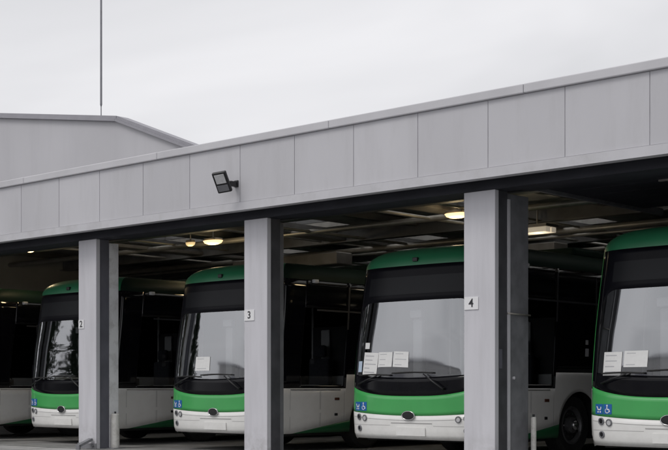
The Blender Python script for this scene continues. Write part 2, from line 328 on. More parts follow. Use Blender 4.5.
# columns with jamb and door guide
COLS = [-16.64, -12.48, -8.32, -4.16, 0.0, 4.16, 8.32]
for x in COLS:
    light = x == -8.32
    c = MB().box(x, x + 0.495, 0.0, 0.085, 0.008, 3.598).build('column', M['column'], garage, bevel=0.008)
    if light:
        MB().box(x + 0.30, x + 0.478, 0.087, 0.286, 0.008, 3.598).build('jamb', M['jamb_grey'], c)
        MB().box(x + 0.20, x + 0.470, 0.30, 0.50, 0.008, 3.55).build('door_guide', M['guide_white'], c, bevel=0.006)
    else:
        MB().box(x + 0.02, x + 0.485, 0.087, 0.286, 0.008, 3.598).build('jamb', M['jamb_dark'], c)
        MB().box(x + 0.05, x + (0.470 if x == 0.0 else 0.33), 0.310, 0.79 if x == 0.0 else 0.52, 0.008, 3.58).build('door_guide', M['guide'], c, bevel=0.006)
        if x == 0.0:
            MB().box(x + 0.462, x + 0.500, 0.288, 0.335, 0.008, 3.50).build('guide_strip', M['column'], c)
            MB().tube([(x + 0.50, 0.275, 2.02), (x + 0.50, 0.79, 2.01)], 0.012, 8).build('latch_bar', M['pipe'], c, smooth=True)
            MB().lathe([(0.0, 0), (0.022, 0.001), (0.022, 0.02), (0.012, 0.028)], (x + 0.47, 0.44, 1.18), 'x', 14).build('latch_knob', M['column'], c)
            MB().box(x + 0.486, x + 0.497, 0.10, 0.16, 1.30, 1.55).build('hinge_plate', M['jamb_grey'], c)
    bo = MB()
    for bx_ in (0.06, 0.435):
        MB().lathe([(0.016, 0.0), (0.016, -0.012), (0.009, -0.014), (0.009, -0.022)], (x + bx_, -0.0145, 0.055), 'y', 6).build('anchor_bolt', M['rim'], c)
    MB().box(x - 0.012, x + 0.507, -0.014, -0.002, 0.008, 0.10).build('base_plate', M['column'] if not light else M['guide'], c)

def text_mesh(ch, size, mtx, name, m, parent):
    cu = bpy.data.curves.new('txt', 'FONT'); cu.body = ch; cu.size = size; cu.align_x = 'CENTER'; cu.align_y = 'CENTER'; cu.extrude = 0.002; cu.offset = size * 0.012
    t = bpy.data.objects.new('txt', cu); COL.objects.link(t)
    dg = bpy.context.evaluated_depsgraph_get(); me = bpy.data.meshes.new_from_object(t.evaluated_get(dg))
    bpy.data.objects.remove(t); bpy.data.curves.remove(cu)
    me.transform(mtx); me.materials.clear(); me.materials.append(m); me.name = name
    o = bpy.data.objects.new(name, me); COL.objects.link(o); o.parent = parent
    return o
STAND = Matrix.Rotation(math.radians(90), 4, 'X')
for n, x, w_, h_ in (('2', -8.32, 0.15, 0.15), ('3', -4.16, 0.215, 0.165), ('4', 0.0, 0.225, 0.165)):
    zc = 2.15
    s = MB().box(-w_ / 2, w_ / 2, -0.010, 0.0, -h_ / 2, h_ / 2).build('number_sign', M['plate'], bevel=0.003)
    s.location = (x + 0.012 + w_ / 2, -0.0015, zc)
    tag(s, {'2': 'white bay plate on the leftmost column', '3': 'white bay plate on the middle column, below the floodlight', '4': 'white bay plate on the rightmost, nearest column'}[n], 'sign', 'bay number plates on the columns')
    text_mesh(n, 0.155, Matrix.Translation((0, -0.0115, 0)) @ STAND, 'numeral', M['ink'], s)

# white guard posts at column feet
def guard_post(x, y, r, h, label):
    t = empty('guard_post', (x, y, 0.008))
    MB().tube([(0, 0, 0), (0, 0, h - 0.015), (0, 0, h)], [r, r, r * 0.8], 16).build('post', M['post'], t, smooth=False)
    MB().box(-r * 1.7, r * 1.7, -r * 1.7, r * 1.7, 0, 0.012).build('foot_plate', M['guide'], t)
    MB().tube([(0, 0, h), (0, 0, h + 0.035)], 0.016, 10).build('cap_knob', M['blackpl'], t)
    tag(t, label, 'bollard', 'guard posts at the column feet')
guard_post(0.60, 0.72, 0.036, 0.66, 'thin white guard post beside the column numbered 4')
guard_post(-7.765, 0.36, 0.075, 0.60, 'short thick white guard post beside the column numbered 2')

# sloping steel guard at the foot of the leftmost column
kg = MB().obox(Matrix.Translation((-7.93, -0.165, 0.118)) @ Matrix.Rotation(math.radians(21.5), 4, 'X'), 0.05, 0.15, 0.022)
kg.box(-7.98, -7.88, -0.315, -0.275, 0.004, 0.085)
tag(kg.build('kick_guard', M['guide'], bevel=0.006), 'sloping dark steel guard bar at the foot of the leftmost column', 'guard')

# floodlight on the fascia
def floodlight():
    x, z = -3.95, 4.09
    t = empty('floodlight', (x, -OH, z))
    MB().box(-0.04, 0.04, -0.022, -0.001, -0.05, 0.05).build('wall_plate', M['blackpl'], t, bevel=0.004)
    MB().tube([(0, -0.02, 0.0), (-0.01, -0.12, -0.005), (-0.03, -0.21, -0.02)], [0.035, 0.028, 0.03], 10).build('arm', M['blackpl'], t, smooth=True)
    MB().box(-0.045, 0.03, -0.15, -0.022, -0.045, 0.03).build('joint_box', M['blackpl'], t, bevel=0.008)
    R = Matrix.Translation((-0.03, -0.27, 0.0)) @ Matrix.Rotation(math.radians(28), 4, 'Z') @ Matrix.Rotation(math.radians(34), 4, 'X') @ Matrix.Rotation(math.radians(-8), 4, 'Y')
    hd = MB().obox(R, 0.112, 0.032, 0.165).build('lamp_head', M['blackpl'], t, bevel=0.018)
    MB().obox(R @ Matrix.Translation((0.0, -0.034, 0.062)), 0.078, 0.004, 0.072).build('lens', M['lens'], hd, bevel=0.004)
    m = MB()
    for i in range(7): m.obox(R @ Matrix.Translation((-0.075 + i * 0.025, 0.044, -0.01)), 0.004, 0.014, 0.12)
    m.build('cooling_fin', M['blackpl'], hd)
    MB().obox(R @ Matrix.Translation((0.0, -0.036, -0.085)), 0.085, 0.006, 0.05).build('driver_cover', M['guide'], hd, bevel=0.005)
    tag(t, 'black tilted floodlight on an arm fixed to the grey fascia', 'floodlight')
floodlight()

# ceiling lamps (lit in the photo)
def ceiling_lamp(x, y, z, rx, ry, m, label, watt, col=(1, 0.78, 0.45)):
    t = empty('ceiling_lamp', (x, y, z))
    g = MB(); n = 20; prof = [(0.0, -0.075), (0.5, -0.07), (0.85, -0.045), (1.0, 0.0)]
    vs = []; fs = []
    for r, h in prof:
        for k in range(n):
            a = 2 * math.pi * k / n; vs.append((rx * r * math.cos(a), ry * r * math.sin(a), h))
    for i in range(3):
        for k in range(n): fs.append((i * n + k, i * n + (k + 1) % n, (i + 1) * n + (k + 1) % n, (i + 1) * n + k))
    g.add(vs, fs).build('diffuser', m, t, smooth=True)
    MB().box(-rx * 0.7, rx * 0.7, -ry * 0.7, ry * 0.7, 0.002, 0.05).build('housing', M['duct'], t, bevel=0.01)
    MB().tube([(0, 0, 0.05), (0, 0, 4.30 - z)], 0.012, 8).build('hanger', M['pipe'], t)
    tag(t, label, 'lamp', 'lit ceiling lamps inside the garage')
    if watt:
        ld = bpy.data.lights.new('lamp_light', 'POINT'); ld.energy = watt; ld.color = col; ld.shadow_soft_size = 0.12
        lo = bpy.data.objects.new('lamp_light', ld); COL.objects.link(lo); lo.parent = t; lo.location = (0, 0, -0.16)
ceiling_lamp(-2.88, 3.64, 3.94, 0.24, 0.15, M['lamp_glow'], 'warm ceiling lamp just left of the column numbered 4', 10)
ceiling_lamp(-8.86, 3.62, 3.94, 0.24, 0.15, M['lamp_glow'], 'brightest oval warm lamp just left of the column numbered 3', 10)
ceiling_lamp(-9.85, 3.90, 4.0, 0.13, 0.07, M['lamp_dim'], 'small dim warm lamp left of the brightest oval lamp', 3)
ceiling_lamp(-12.75, 2.05, 3.94, 0.14, 0.09, M['lamp_dim'], 'dim yellow ceiling lamp at the far left edge', 12)
t = empty('ceiling_lamp', (-2.65, 5.65, 3.86))
MB().box(-0.29, 0.29, -0.16, -0.02, -0.09, 0.0).build('tube_cover', M['tube_glow'], t, bevel=0.01)
MB().box(-0.29, 0.29, 0.02, 0.16, -0.09, 0.0).build('tube_cover', M['tube_glow'], t, bevel=0.01)
MB().box(-0.31, 0.31, -0.19, 0.19, 0.002, 0.05).build('housing', M['duct'], t)
MB().tube([(0, 0, 0.05), (0, 0, 0.32)], 0.015, 8).build('hanger', M['pipe'], t)
tag(t, 'twin rectangular ceiling lamp right of the column numbered 4', 'lamp', 'lit ceiling lamps inside the garage')
ld = bpy.data.lights.new('lamp_light', 'POINT'); ld.energy = 6; ld.color = (1, 0.85, 0.62); ld.shadow_soft_size = 0.2
lo = bpy.data.objects.new('lamp_light', ld); COL.objects.link(lo); lo.parent = t; lo.location = (0, 0, -0.25)

# hall behind the garage, with bent roofline
hall = empty('industrial_hall', (0, 18, 0))
tag(hall, 'tall grey hall with sloping roofline behind the garage', 'hall')
P = [(-21.5, 8.08), (-30.2, 11.33), (-38.23, 12.57), (-46.5, 13.85), (-54.8, 12.57), (-62.8, 11.33), (-71.5, 8.08)]
MB().prism([(-21.5, 0)] + P + [(-71.5, 0)], 0, 0.4).build('wall', M['hallwall'], hall)
MB().box(-71.3, -21.7, 0.402, 44, 0, 8.0).build('rear_block', M['hallwall'], hall)
MB().box(-71.4, -21.6, 0.404, 44.1, 8.002, 8.10).build('flat_roof', M['roofing'], hall)
c1 = MB()
for (xa, za), (xb, zb) in zip(P[:-1], P[1:]):
    n = Vector((-(zb - za), 0, xb - xa)).normalized()
    if n.z < 0: n = -n
    for lo_, hi_, out in ((0.0, 0.09, 0.16), (0.09, 0.21, 0.10)):
        a0 = Vector((xa, 0, za)) + n * (lo_ + 0.002); b0 = Vector((xb, 0, zb)) + n * (lo_ + 0.002); a1 = Vector((xa, 0, za)) + n * hi_; b1 = Vector((xb, 0, zb)) + n * hi_
        ys = (-out, 0.4 + out * 0.5)
        vs = [(p.x, y, p.z) for y in ys for p in (a0, b0, b1, a1)]
        c1.add(vs, [(0, 1, 2, 3), (7, 6, 5, 4), (0, 4, 5, 1), (1, 5, 6, 2), (2, 6, 7, 3), (3, 7, 4, 0)])
c1.build('coping', M['hallcop'], hall)
ms = empty('antenna_mast', (-33.85, 20, 8.102))
MB().tube([(0, 0, 0), (0, 0, 4.65)], 0.022, 8).build('lower_rod', M['mast'], ms)
MB().tube([(0, 0, 4.65), (0, 0, 4.73), (0, 0, 12.5)], [0.022, 0.046, 0.040], 10).build('upper_rod', M['mast'], ms)
MB().box(-0.15, 0.15, -0.15, 0.15, 0, 0.06).build('foot', M['mast'], ms)
tag(ms, 'thin tall grey mast rising from the hall roof into the sky', 'mast')

# ------------------------------------------------------------------ the bus
ZK = np.array([.28, .35, .64, .92, 1.30, 1.80, 2.30, 2.82])
FK = np.array([.05, .015, .0, .0, .005, .025, .075, .145])
WK = np.array([1.235, 1.26, 1.272, 1.275, 1.275, 1.268, 1.25, 1.22])
NK = np.array([3.9, 3.9, 3.9, 3.8, 3.5, 3.25, 3.1, 3.1])
A0 = 0.46
AK = np.array([.43, .45, .46, .46, .48, .52, .55, .55])
NEXP, LEN = 3.9, 11.6
_t = np.linspace(0, math.pi / 2, 2000)
_x = 1.275 * np.sin(_t) ** (2 / NEXP); _y = A0 * (1 - np.cos(_t) ** (2 / NEXP))
_s = np.concatenate([[0], np.cumsum(np.hypot(np.diff(_x), np.diff(_y)))]); LQ = float(_s[-1])
def side_u(y): return LQ + (y - A0)
def prof(z):
    return float(np.interp(z, ZK, FK)), float(np.interp(z, ZK, WK)), float(np.interp(z, ZK, AK)), float(np.interp(z, ZK, NK))
def plan(u, fz, wz, az, nx):
    au = abs(u); sg = 1 if u >= 0 else -1
    if au <= LQ:
        t = float(np.interp(au, _s, _t))
        return sg * wz * math.sin(t) ** (2 / nx), fz + az * (1 - max(0, math.cos(t)) ** (2 / nx))
    v = (au - LQ) / (LEN - A0)
    return sg * wz, (fz + az) + v * (LEN - fz - az)
def S(u, z):
    x, y = plan(u, *prof(z)); return Vector((x, y, z))
def Nrm(u, z):
    e = 0.01; du = S(u + e, z) - S(u - e, z); dz = S(u, min(z + e, 2.82)) - S(u, z - e)
    return du.cross(dz).normalized()
def SO(u, z, off): return S(u, z) + Nrm(u, z) * off
def roof_ring(u, q):
    fz, wz, az, nx = prof(2.82); ins = 0.44 * (1 - math.cos(q * math.pi / 2))
    x, y = plan(u, fz + ins * 1.05, wz - ins * 0.85, az, nx); return Vector((x, y, 2.82 + 0.29 * math.sin(q * math.pi / 2)))
def grid_patch(us, zlo, zhi, nz, off=0.0):
    m = MB(); rows = []
    for u in us:
        a, b = zlo(u), zhi(u); rows.append([SO(u, a + (b - a) * j / nz, off) if off else S(u, a + (b - a) * j / nz) for j in range(nz + 1)])
    vs = [p for r in rows for p in r]; k = nz + 1; fs = []
    for i in range(len(us) - 1):
        if max(zhi(us[i]) - zlo(us[i]), zhi(us[i + 1]) - zlo(us[i + 1])) < 1e-4: continue
        for j in range(nz): fs.append((i * k + j, (i + 1) * k + j, (i + 1) * k + j + 1, i * k + j + 1))
    return m.add(vs, fs)
def decal(poly, off):
    """flat polygon given in (u,z), laid on the shell"""
    return [SO(u, z, off) for u, z in poly]
def decal_rect(u0, u1, z0, z1, off, n=6):
    return grid_patch(list(np.linspace(u0, u1, n)), lambda u: z0, lambda u: z1, 2, off)
def decal_disc(m, uc, zc, r, off, n=18, ru=None):
    vs = [SO(uc, zc, off)] + [SO(uc + (ru or r) * math.cos(2 * math.pi * k / n), zc + r * math.sin(2 * math.pi * k / n), off) for k in range(n)]
    m.add(vs, [(0, 1 + k, 1 + (k + 1) % n) for k in range(n)])
def decal_line(m, pts, wd, off):
    for (u0, z0), (u1, z1) in zip(pts[:-1], pts[1:]):
        d = math.hypot(u1 - u0, z1 - z0) or 1; nx, nz_ = -(z1 - z0) / d * wd / 2, (u1 - u0) / d * wd / 2
        m.add(decal([(u0 + nx, z0 + nz_), (u0 - nx, z0 - nz_), (u1 - nx, z1 - nz_), (u1 + nx, z1 + nz_)], off), [(0, 1, 2, 3)])

# u of the left silhouette, where the thin green corner pillar runs
UC = next(float(_s[i]) for i in range(1, 1999) if (_y[i + 1] - _y[i]) / max(1e-9, (_x[i + 1] - _x[i])) > 0.95)
UP = UC + 0.10
def z_wg(u): return 0.64 + 0.055 * min(1, abs(u) / UC) ** 2
def z_gb(u): return 0.925 + 0.145 * min(1, abs(u) / UC) ** 3
UGL = UC - 0.10                                            # half-width of clear windscreen
def z_cl(u): return 1.19 + 0.05 * (abs(u) / UGL) ** 2
def z_ct(u):
    r = 0.22; d = abs(u) - (UGL - r)
    base = 2.30
    return base if d <= 0 else base - (r - math.sqrt(max(0, r * r - d * d))) * 1.15
WY = (2.52, 8.6); WZ, WR, AR = 0.475, 0.475, 0.57
def z_base(y):
    for yc in WY:
        if abs(y - yc) < AR: return max(0.30, WZ + math.sqrt(AR * AR - (y - yc) ** 2) - 0.06)
    return 0.30
def z_wedge(y): return float(np.interp(y, [0.55, 2.0, 4.5, 7.0, 11.6], [0.30, 0.51, 0.80, 0.96, 1.02]))
def z_skirt(y): return 1.27 if 1.84 < y < 3.35 else 1.035

def make_bus():
    root = empty('city_bus')
    us = list(np.linspace(-UC, UC, 61))
    bp = grid_patch(us, lambda u: 0.30, z_wg, 5).build('bumper', M['white'], root, smooth=True, solid=0.02)
    fp = grid_patch(us, z_wg, z_gb, 5).build('front_panel', M['green'], root, smooth=True, solid=0.02)
    ug = list(np.linspace(-UGL, -UGL + 0.22, 14)) + list(np.linspace(-UGL + 0.24, UGL - 0.24, 40)) + list(np.linspace(UGL - 0.22, UGL, 14))
    gl = grid_patch(ug, z_cl, z_ct, 14).build('windscreen', M['glass'], root, smooth=True)
    sr = grid_patch(ug, z_gb, z_cl, 4)
    for sg in (-1, 1):
        q = grid_patch([sg * UGL + sg * (UC - UGL) * k / 4 for k in range(5)], z_gb, lambda u: 2.82, 18); sr.add(q.v, q.f)
    sr.build('windscreen_surround', M['mask'], root, smooth=True, solid=0.012)
    hd = grid_patch(ug, z_ct, lambda u: 2.82, 8).build('header_panel', M['header'], root, smooth=True, solid=0.012)
    decal_rect(-UGL + 0.14, UGL - 0.14, 2.40, 2.66, 0.004, 24).build('destination_display', M['display'], hd, smooth=True)
    # roof: front dome, coves and cap in one shell
    m = MB(); uu = [u for u in np.linspace(-side_u(LEN), -side_u(0.9), 14)] + list(np.linspace(-side_u(0.8), side_u(0.8), 71)) + [u for u in np.linspace(side_u(0.9), side_u(LEN), 14)]
    NQ = 8; vs = [roof_ring(u, j / NQ) for u in uu for j in range(NQ + 1)]; fs = []; k = NQ + 1; n = len(uu)
    cf = []; lim = side_u(0.20)
    for i in range(n - 1):
        for j in range(NQ): (cf if min(abs(uu[i]), abs(uu[i + 1])) > lim else fs).append((i * k + j, (i + 1) * k + j, (i + 1) * k + j + 1, i * k + j + 1))
    MB().add(vs, cf).build('roof_cove', M['shaded_cove'], root, smooth=True)
    for i in range(n // 2):
        a, b, c, d = i * k + NQ, (i + 1) * k + NQ, (n - 2 - i) * k + NQ, (n - 1 - i) * k + NQ
        fs.append((a, b, c, d) if b != c else (a, b, d))
    rf = m.add(vs, fs).build('roof', M['shaded_roof_green'], root, smooth=True)
    mm = MB(); p = roof_ring(0.0, 0.18); mm.obox(Matrix.Translation(p + Vector((0, -0.01, 0.0))), 0.045, 0.025, 0.03)
    mm.build('front_camera', M['blackpl'], rf, bevel=0.008)
    MB().box(-0.75, 0.75, 3.2, 7.6, 3.11, 3.27).build('battery_pack', M['shaded_cove'], rf, bevel=0.05)
    # sides
    for sg in (-1, 1):
        m = grid_patch([sg * (UC + (UP - UC) * j / 4) for j in range(5)], z_gb, lambda u: 2.82, 18)
        m.build('corner_pillar', M['green'] if sg < 0 else M['mask'], root, smooth=True, solid=0.015)
        ys = sorted(set([A0 + (UP - LQ)] + list(np.linspace(A0 + UP - LQ, 1.0, 14)) + list(np.linspace(1.0, LEN, 60)) + [1.835, 1.845, 3.345, 3.355]
                        + [yc + AR * math.cos(a) * s2 for yc in WY for a in np.linspace(0, math.pi / 2, 14) for s2 in (-1, 1)] + [yc + s2 * (AR + 0.002) for yc in WY for s2 in (-1, 1)]))
        U = [sg * side_u(y) for y in ys]
        Y = lambda u: abs(u) - LQ + A0
        skm = grid_patch(U, lambda u: max(z_base(Y(u)), z_wedge(Y(u))), lambda u: max(z_skirt(Y(u)), z_base(Y(u)) + 0.03), 5)
        sk = skm.build('side_skirt', M['white'], root, smooth=True, solid=0.02)
        grid_patch(U, lambda u: z_base(Y(u)), lambda u: max(z_base(Y(u)), z_wedge(Y(u))), 3).build('lower_side_stripe', M['dgreen'], root, smooth=True, solid=0.018)
        U2 = [sg * UP] + [u for u in U if abs(u) > UP + 0.005]
        W0, W1, WT = 0.72, 1.78, 2.36
        zs_ = lambda u: max(z_skirt(Y(u)), z_gb(9) - 0.035)
        U2 = sorted(set(U2 + [sg * side_u(W0), sg * side_u(W1)]), key=abs)
        Ua = [u for u in U2 if Y(u) <= W0 + 1e-6]; Ub = [u for u in U2 if W0 - 1e-6 <= Y(u) <= W1 + 1e-6]; Uc = [u for u in U2 if Y(u) >= W1 - 1e-6]
        gm = grid_patch(Ua, zs_, lambda u: 2.82, 14); q = grid_patch(Uc, zs_, lambda u: 2.82, 14); gm.add(q.v, q.f)
        q = grid_patch(Ub, zs_, lambda u: 1.09, 1); gm.add(q.v, q.f); q = grid_patch(Ub, lambda u: WT, lambda u: 2.82, 6); gm.add(q.v, q.f)
        sgl = gm.build('side_glazing', M['sideglass'], root, smooth=True, solid=0.015)
        grid_patch(Ub, lambda u: 1.09, lambda u: WT, 8).build('cab_window', M['cabglass'], root, smooth=True)
        m = MB()
        for y in (1.80, 2.9, 4.35, 5.8, 7.25, 8.7, 10.1):
            u = sg * side_u(y); z0 = z_skirt(y) + 0.02
            m.add([SO(u - 0.02, z0, 0.003), SO(u + 0.02, z0, 0.003), SO(u + 0.02, 2.2, 0.003), SO(u - 0.02, 2.2, 0.003), SO(u + 0.02, 2.75, 0.003), SO(u - 0.02, 2.75, 0.003)], [(0, 1, 2, 3), (3, 2, 4, 5)])
        decal_line(m, [(sg * side_u(y), 2.33) for y in np.linspace(1.0, LEN - 0.3, 20)], 0.03, 0.004)
        m.build('window_divider', M['pillar'], sgl)
        m = MB()
        for y0, y1 in ((0.5, 1.2), (1.22, 1.8), (3.5, 4.7), (4.75, 6.0), (6.05, 7.4)):
            for a in (y0, y1): decal_line(m, [(sg * side_u(a), 0.36 if a < 0.8 else max(z_wedge(a), .36) + .02), (sg * side_u(a), 0.99)], 0.007, 0.004)
        m.build('panel_joint', M['joint'], sk)
        m = MB(); decal_line(m, [(sg * side_u(y), 1.012) for y in (0.5, 0.9, 1.3, 1.7)], 0.018, 0.005); m.build('trim_strip', M['chrome'], sk)
        for (y, z, mt_, nm) in ((1.62, 0.86, 'amber', 'side_marker'), (1.60, 0.60, 'blackpl', 'side_marker')):
            g = MB(); g.obox(Matrix.Translation(S(sg * side_u(y), z)), 0.012, 0.055 if mt_ == 'amber' else 0.035, 0.022); g.build(nm, M[mt_], sk, bevel=0.005)
        g = MB(); g.obox(Matrix.Translation(SO(sg * side_u(0.9), 2.80, 0.03)), 0.035, 0.05, 0.03)
        g.build('side_camera', M['plate'], sgl, bevel=0.012, smooth=True)
        for yy, zz, ww, hh in ((2.62, 1.52, 0.10, 0.12), (2.62, 1.70, 0.08, 0.07)):
            decal_rect(sg * side_u(yy), sg * side_u(yy + ww), zz, zz + hh, 0.004, 3).build('window_sticker', M['print'], sgl)
        # wheels
        for yc in WY:
            x0 = sg * 1.02
            wh = MB().lathe([(0.25, -0.13), (WR - 0.05, -0.14), (WR, -0.10), (WR, 0.10), (WR - 0.05, 0.14), (0.30, 0.12), (0.27, 0.06)], (x0, yc, WZ + 0.002), 'x', 40).build('wheel', M['rubber'], root, smooth=False)
            d = sg
            MB().lathe([(0.29, d * 0.02), (0.29, d * 0.115), (0.26, d * 0.12), (0.23, d * 0.05), (0.13, d * 0.05), (0.12, d * 0.13), (0.07, d * 0.15), (0.0, d * 0.152)], (x0, yc, WZ), 'x', 32).build('rim', M['rim'], wh)
            MB().lathe([(0.075, d * 0.154), (0.07, d * 0.19), (0.03, d * 0.20)], (x0, yc, WZ), 'x', 20).build('hub_cap', M['chrome'], wh, smooth=True)
            g = MB()
            for k2 in range(10):
                a = 2 * math.pi * k2 / 10; g.lathe([(0.014, d * 0.05), (0.014, d * 0.085)], (x0, yc + 0.18 * math.cos(a), WZ + 0.18 * math.sin(a)), 'x', 8)
            g.build('wheel_nut', M['chrome'], wh)
    # arch liners, underbody, rear
    m = MB(); m.box(-1.18, 1.18, 0.45, WY[0] - AR - 0.03, 0.26, 0.32); m.box(-0.72, 0.72, WY[0] - AR - 0.03, WY[0] + AR + 0.03, 0.30, 0.36)
    m.box(-1.18, 1.18, WY[0] + AR + 0.03, WY[1] - AR - 0.03, 0.26, 0.32); m.box(-0.72, 0.72, WY[1] - AR - 0.03, WY[1] + AR + 0.03, 0.30, 0.36); m.box(-1.18, 1.18, WY[1] + AR + 0.03, LEN - 0.05, 0.26, 0.32)
    for yc in WY:
        for sg in (-1, 1):
            a_, b_ = sorted((sg * 0.72, sg * 0.78)); m.box(a_, b_, yc - AR - 0.03, yc + AR + 0.03, 0.36, 1.08)
            a_, b_ = sorted((sg * 0.72, sg * 1.23)); m.box(a_, b_, yc - AR - 0.03, yc + AR + 0.03, 1.081, 1.10)
            for s2 in (-1, 1):
                y0 = yc + s2 * (AR + 0.02); m.box(a_, b_, y0 - 0.01, y0 + 0.01, 0.33, 1.08)
    m.build('underbody', M['under'], root)
    zs = [0.30, 0.64, 1.03, 1.8, 2.3, 2.82]
    pts = [S(-side_u(LEN), z) for z in zs] + [roof_ring(-side_u(LEN), q / 8) for q in range(1, 9)]
    pr = [Vector((-p.x, p.y, p.z)) for p in pts]
    m = MB(); vs = [p + Vector((0, 0.002, 0)) for p in pts + pr]; n = len(pts)
    m.add(vs, [(i, i + 1, n + i + 1, n + i) for i in range(n - 1)]); m.build('rear_panel', M['green'], root)
    # front fittings
    g = MB(); decal_disc(g, 0.0, 0.645, 0.062, 0.020, 28, 0.115); rg = MB()
    vs = []; n = 32
    for k in range(n):
        a = 2 * math.pi * k / n
        for (ru, rz, of) in ((0.118, 0.064, 0.001), (0.120, 0.066, 0.026), (0.110, 0.058, 0.026), (0.110, 0.058, 0.012)):
            vs.append(SO(ru * math.cos(a), 0.645 + rz * math.sin(a), of))
    fs = [(4 * k + j, 4 * ((k + 1) % n) + j, 4 * ((k + 1) % n) + j + 1, 4 * k + j + 1) for k in range(n) for j in range(3)]
    bd = g.build('badge', M['blackpl'], fp); rg.add(vs, fs).build('badge_ring', M['chrome'], bd, smooth=True)
    for u, z, r in ((-1.00, 0.615, 0.036), (-0.87, 0.60, 0.036), (1.00, 0.615, 0.036), (0.87, 0.60, 0.036), (-1.0, 0.445, 0.034), (1.0, 0.445, 0.034)):
        g = MB(); decal_disc(g, u, z, r, 0.012, 18); lp = g.build('front_lamp', M['blackpl'] if z < .5 or abs(u) > .95 else M['lens'], bp)
        vs = []; n = 20
        for k in range(n):
            a = 2 * math.pi * k / n
            for (rr, of) in ((r + 0.012, 0.001), (r + 0.010, 0.016), (r - 0.004, 0.016), (r - 0.004, 0.006)): vs.append(SO(u + rr * math.cos(a), z + rr * math.sin(a), of))
        MB().add(vs, [(4 * k + j, 4 * ((k + 1) % n) + j, 4 * ((k + 1) % n) + j + 1, 4 * k + j + 1) for k in range(n) for j in range(3)]).build('lamp_ring', M['guide'], lp, smooth=True)
    g = MB(); decal_line(g, [(u, 0.535) for u in np.linspace(-0.34, 0.42, 12)], 0.012, 0.004)
    decal_line(g, [(u, 0.575 + 0.05 * (abs(u) / UC) ** 2) for u in np.linspace(-UC + .05, UC - .05, 30)], 0.005, 0.003)
    decal_line(g, [(u, 0.50) for u in np.linspace(-UC + .05, -0.36, 12)], 0.004, 0.003); decal_line(g, [(u, 0.50) for u in np.linspace(0.44, UC - .05, 12)], 0.004, 0.003)
    g.build('bumper_joint', M['joint'], bp)
    decal_rect(-0.24, 0.30, 0.355, 0.475, 0.006, 6).build('plate_holder', M['white'], bp, solid=0.008)
    # accessibility stickers
    for u0 in (-1.11, -0.965):
        st = decal_rect(u0, u0 + 0.135, 0.705, 0.835, 0.004, 5).build('access_sticker', M['blue'], fp)
        g = MB(); cu = u0 + 0.068
        if u0 < -1.0:      # pushchair mark
            decal_line(g, [(cu - 0.045, 0.80), (cu - 0.03, 0.80), (cu - 0.02, 0.765), (cu + 0.03, 0.765), (cu + 0.035, 0.80)], 0.016, 0.006)
            decal_disc(g, cu - 0.015, 0.735, 0.013, 0.006, 10); decal_disc(g, cu + 0.025, 0.735, 0.013, 0.006, 10)
        else:              # wheelchair mark
            decal_disc(g, cu - 0.008, 0.815, 0.013, 0.006, 12)
            decal_line(g, [(cu - 0.008, 0.80), (cu - 0.008, 0.768), (cu + 0.022, 0.768), (cu + 0.036, 0.735)], 0.015, 0.006)
            decal_line(g, [(cu - 0.005 + 0.03 * math.cos(a), 0.752 + 0.03 * math.sin(a)) for a in np.linspace(2.4, 6.0, 10)], 0.010, 0.006)
        g.build('access_symbol', M['plate'], st)
    # wipers
    for (pu, pz, eu, ez, b0, b1, bz) in ((0.66, 1.03, 0.34, 1.24, -0.34, 0.50, 1.255), (-0.98, 1.10, -0.62, 1.22, -1.00, -0.38, 1.225)):
        wp = MB().tube([SO(pu, pz, 0.02), SO(pu, pz, 0.05), SO((pu + eu) / 2, (pz + ez) / 2, 0.06), SO(eu, ez, 0.05)], [0.02, 0.014, 0.012, 0.009], 8).build('wiper', M['blackpl'], root, smooth=True)
        MB().tube([SO(u, bz + 0.012 * math.sin((u - b0) / (b1 - b0) * 3.1), 0.03) for u in np.linspace(b0, b1, 14)], 0.011, 8).build('wiper_blade', M['rubber'], wp, smooth=True)
    # cab interior
    m = MB(); ring = []
    for u in np.linspace(-UC + 0.05, UC - 0.05, 31):
        p = SO(u, 1.10, -0.06); ring.append(p)
    n = len(ring); vs = [(p.x, p.y, 1.17) for p in ring] + [(p.x * 0.98, 0.95, 1.22) for p in ring] + [(p.x * 0.98, 0.98, 0.40) for p in ring] + [(p.x, p.y, 1.02) for p in ring]
    fs = []
    for j in range(3): fs += [(j * n + i, j * n + i + 1, (j + 1) * n + i + 1, (j + 1) * n + i) for i in range(n - 1)]
    m.add(vs, fs).build('dashboard', M['inner'], root)
    MB().box(-1.1, 1.1, 1.0, LEN - 0.2, 0.36, 0.40).build('cabin_floor', M['inner'], root)
    sw = MB(); c0 = Vector((0.58, 1.0, 1.30)); nrm = Vector((0, 0.45, 0.9)).normalized(); ax = Vector((1, 0, 0)); ay = nrm.cross(ax)
    sw.tube([c0 + (ax * math.cos(a) + ay * math.sin(a)) * 0.22 for a in np.linspace(0, 2 * math.pi, 33)], 0.016, 8, cap=False)
    for a in (0.2, 2.94, 4.71): sw.tube([c0, c0 + (ax * math.cos(a) + ay * math.sin(a)) * 0.22], 0.014, 6)
    sw.tube([c0, c0 - nrm * 0.25], 0.03, 8); sw.build('steering_wheel', M['blackpl'], root, smooth=True)
    MB().box(0.48, 0.68, 2.07, 2.115, 0.9, 2.05).build('cab_post', M['rail'], root, bevel=0.02)
    MB().box(0.72, 1.05, 2.09, 2.115, 0.95, 1.25).build('cab_cabinet', M['rail'], root, bevel=0.02)
    st = MB(); st.box(0.34, 0.82, 1.45, 1.95, 0.78, 0.92); st.box(0.34, 0.82, 1.90, 2.02, 0.92, 1.55); st.box(0.45, 0.71, 1.91, 2.0, 1.57, 1.78); st.box(0.48, 0.68, 1.55, 1.85, 0.4, 0.78)
    st.build('driver_seat', M['seatfab'], root, bevel=0.04)
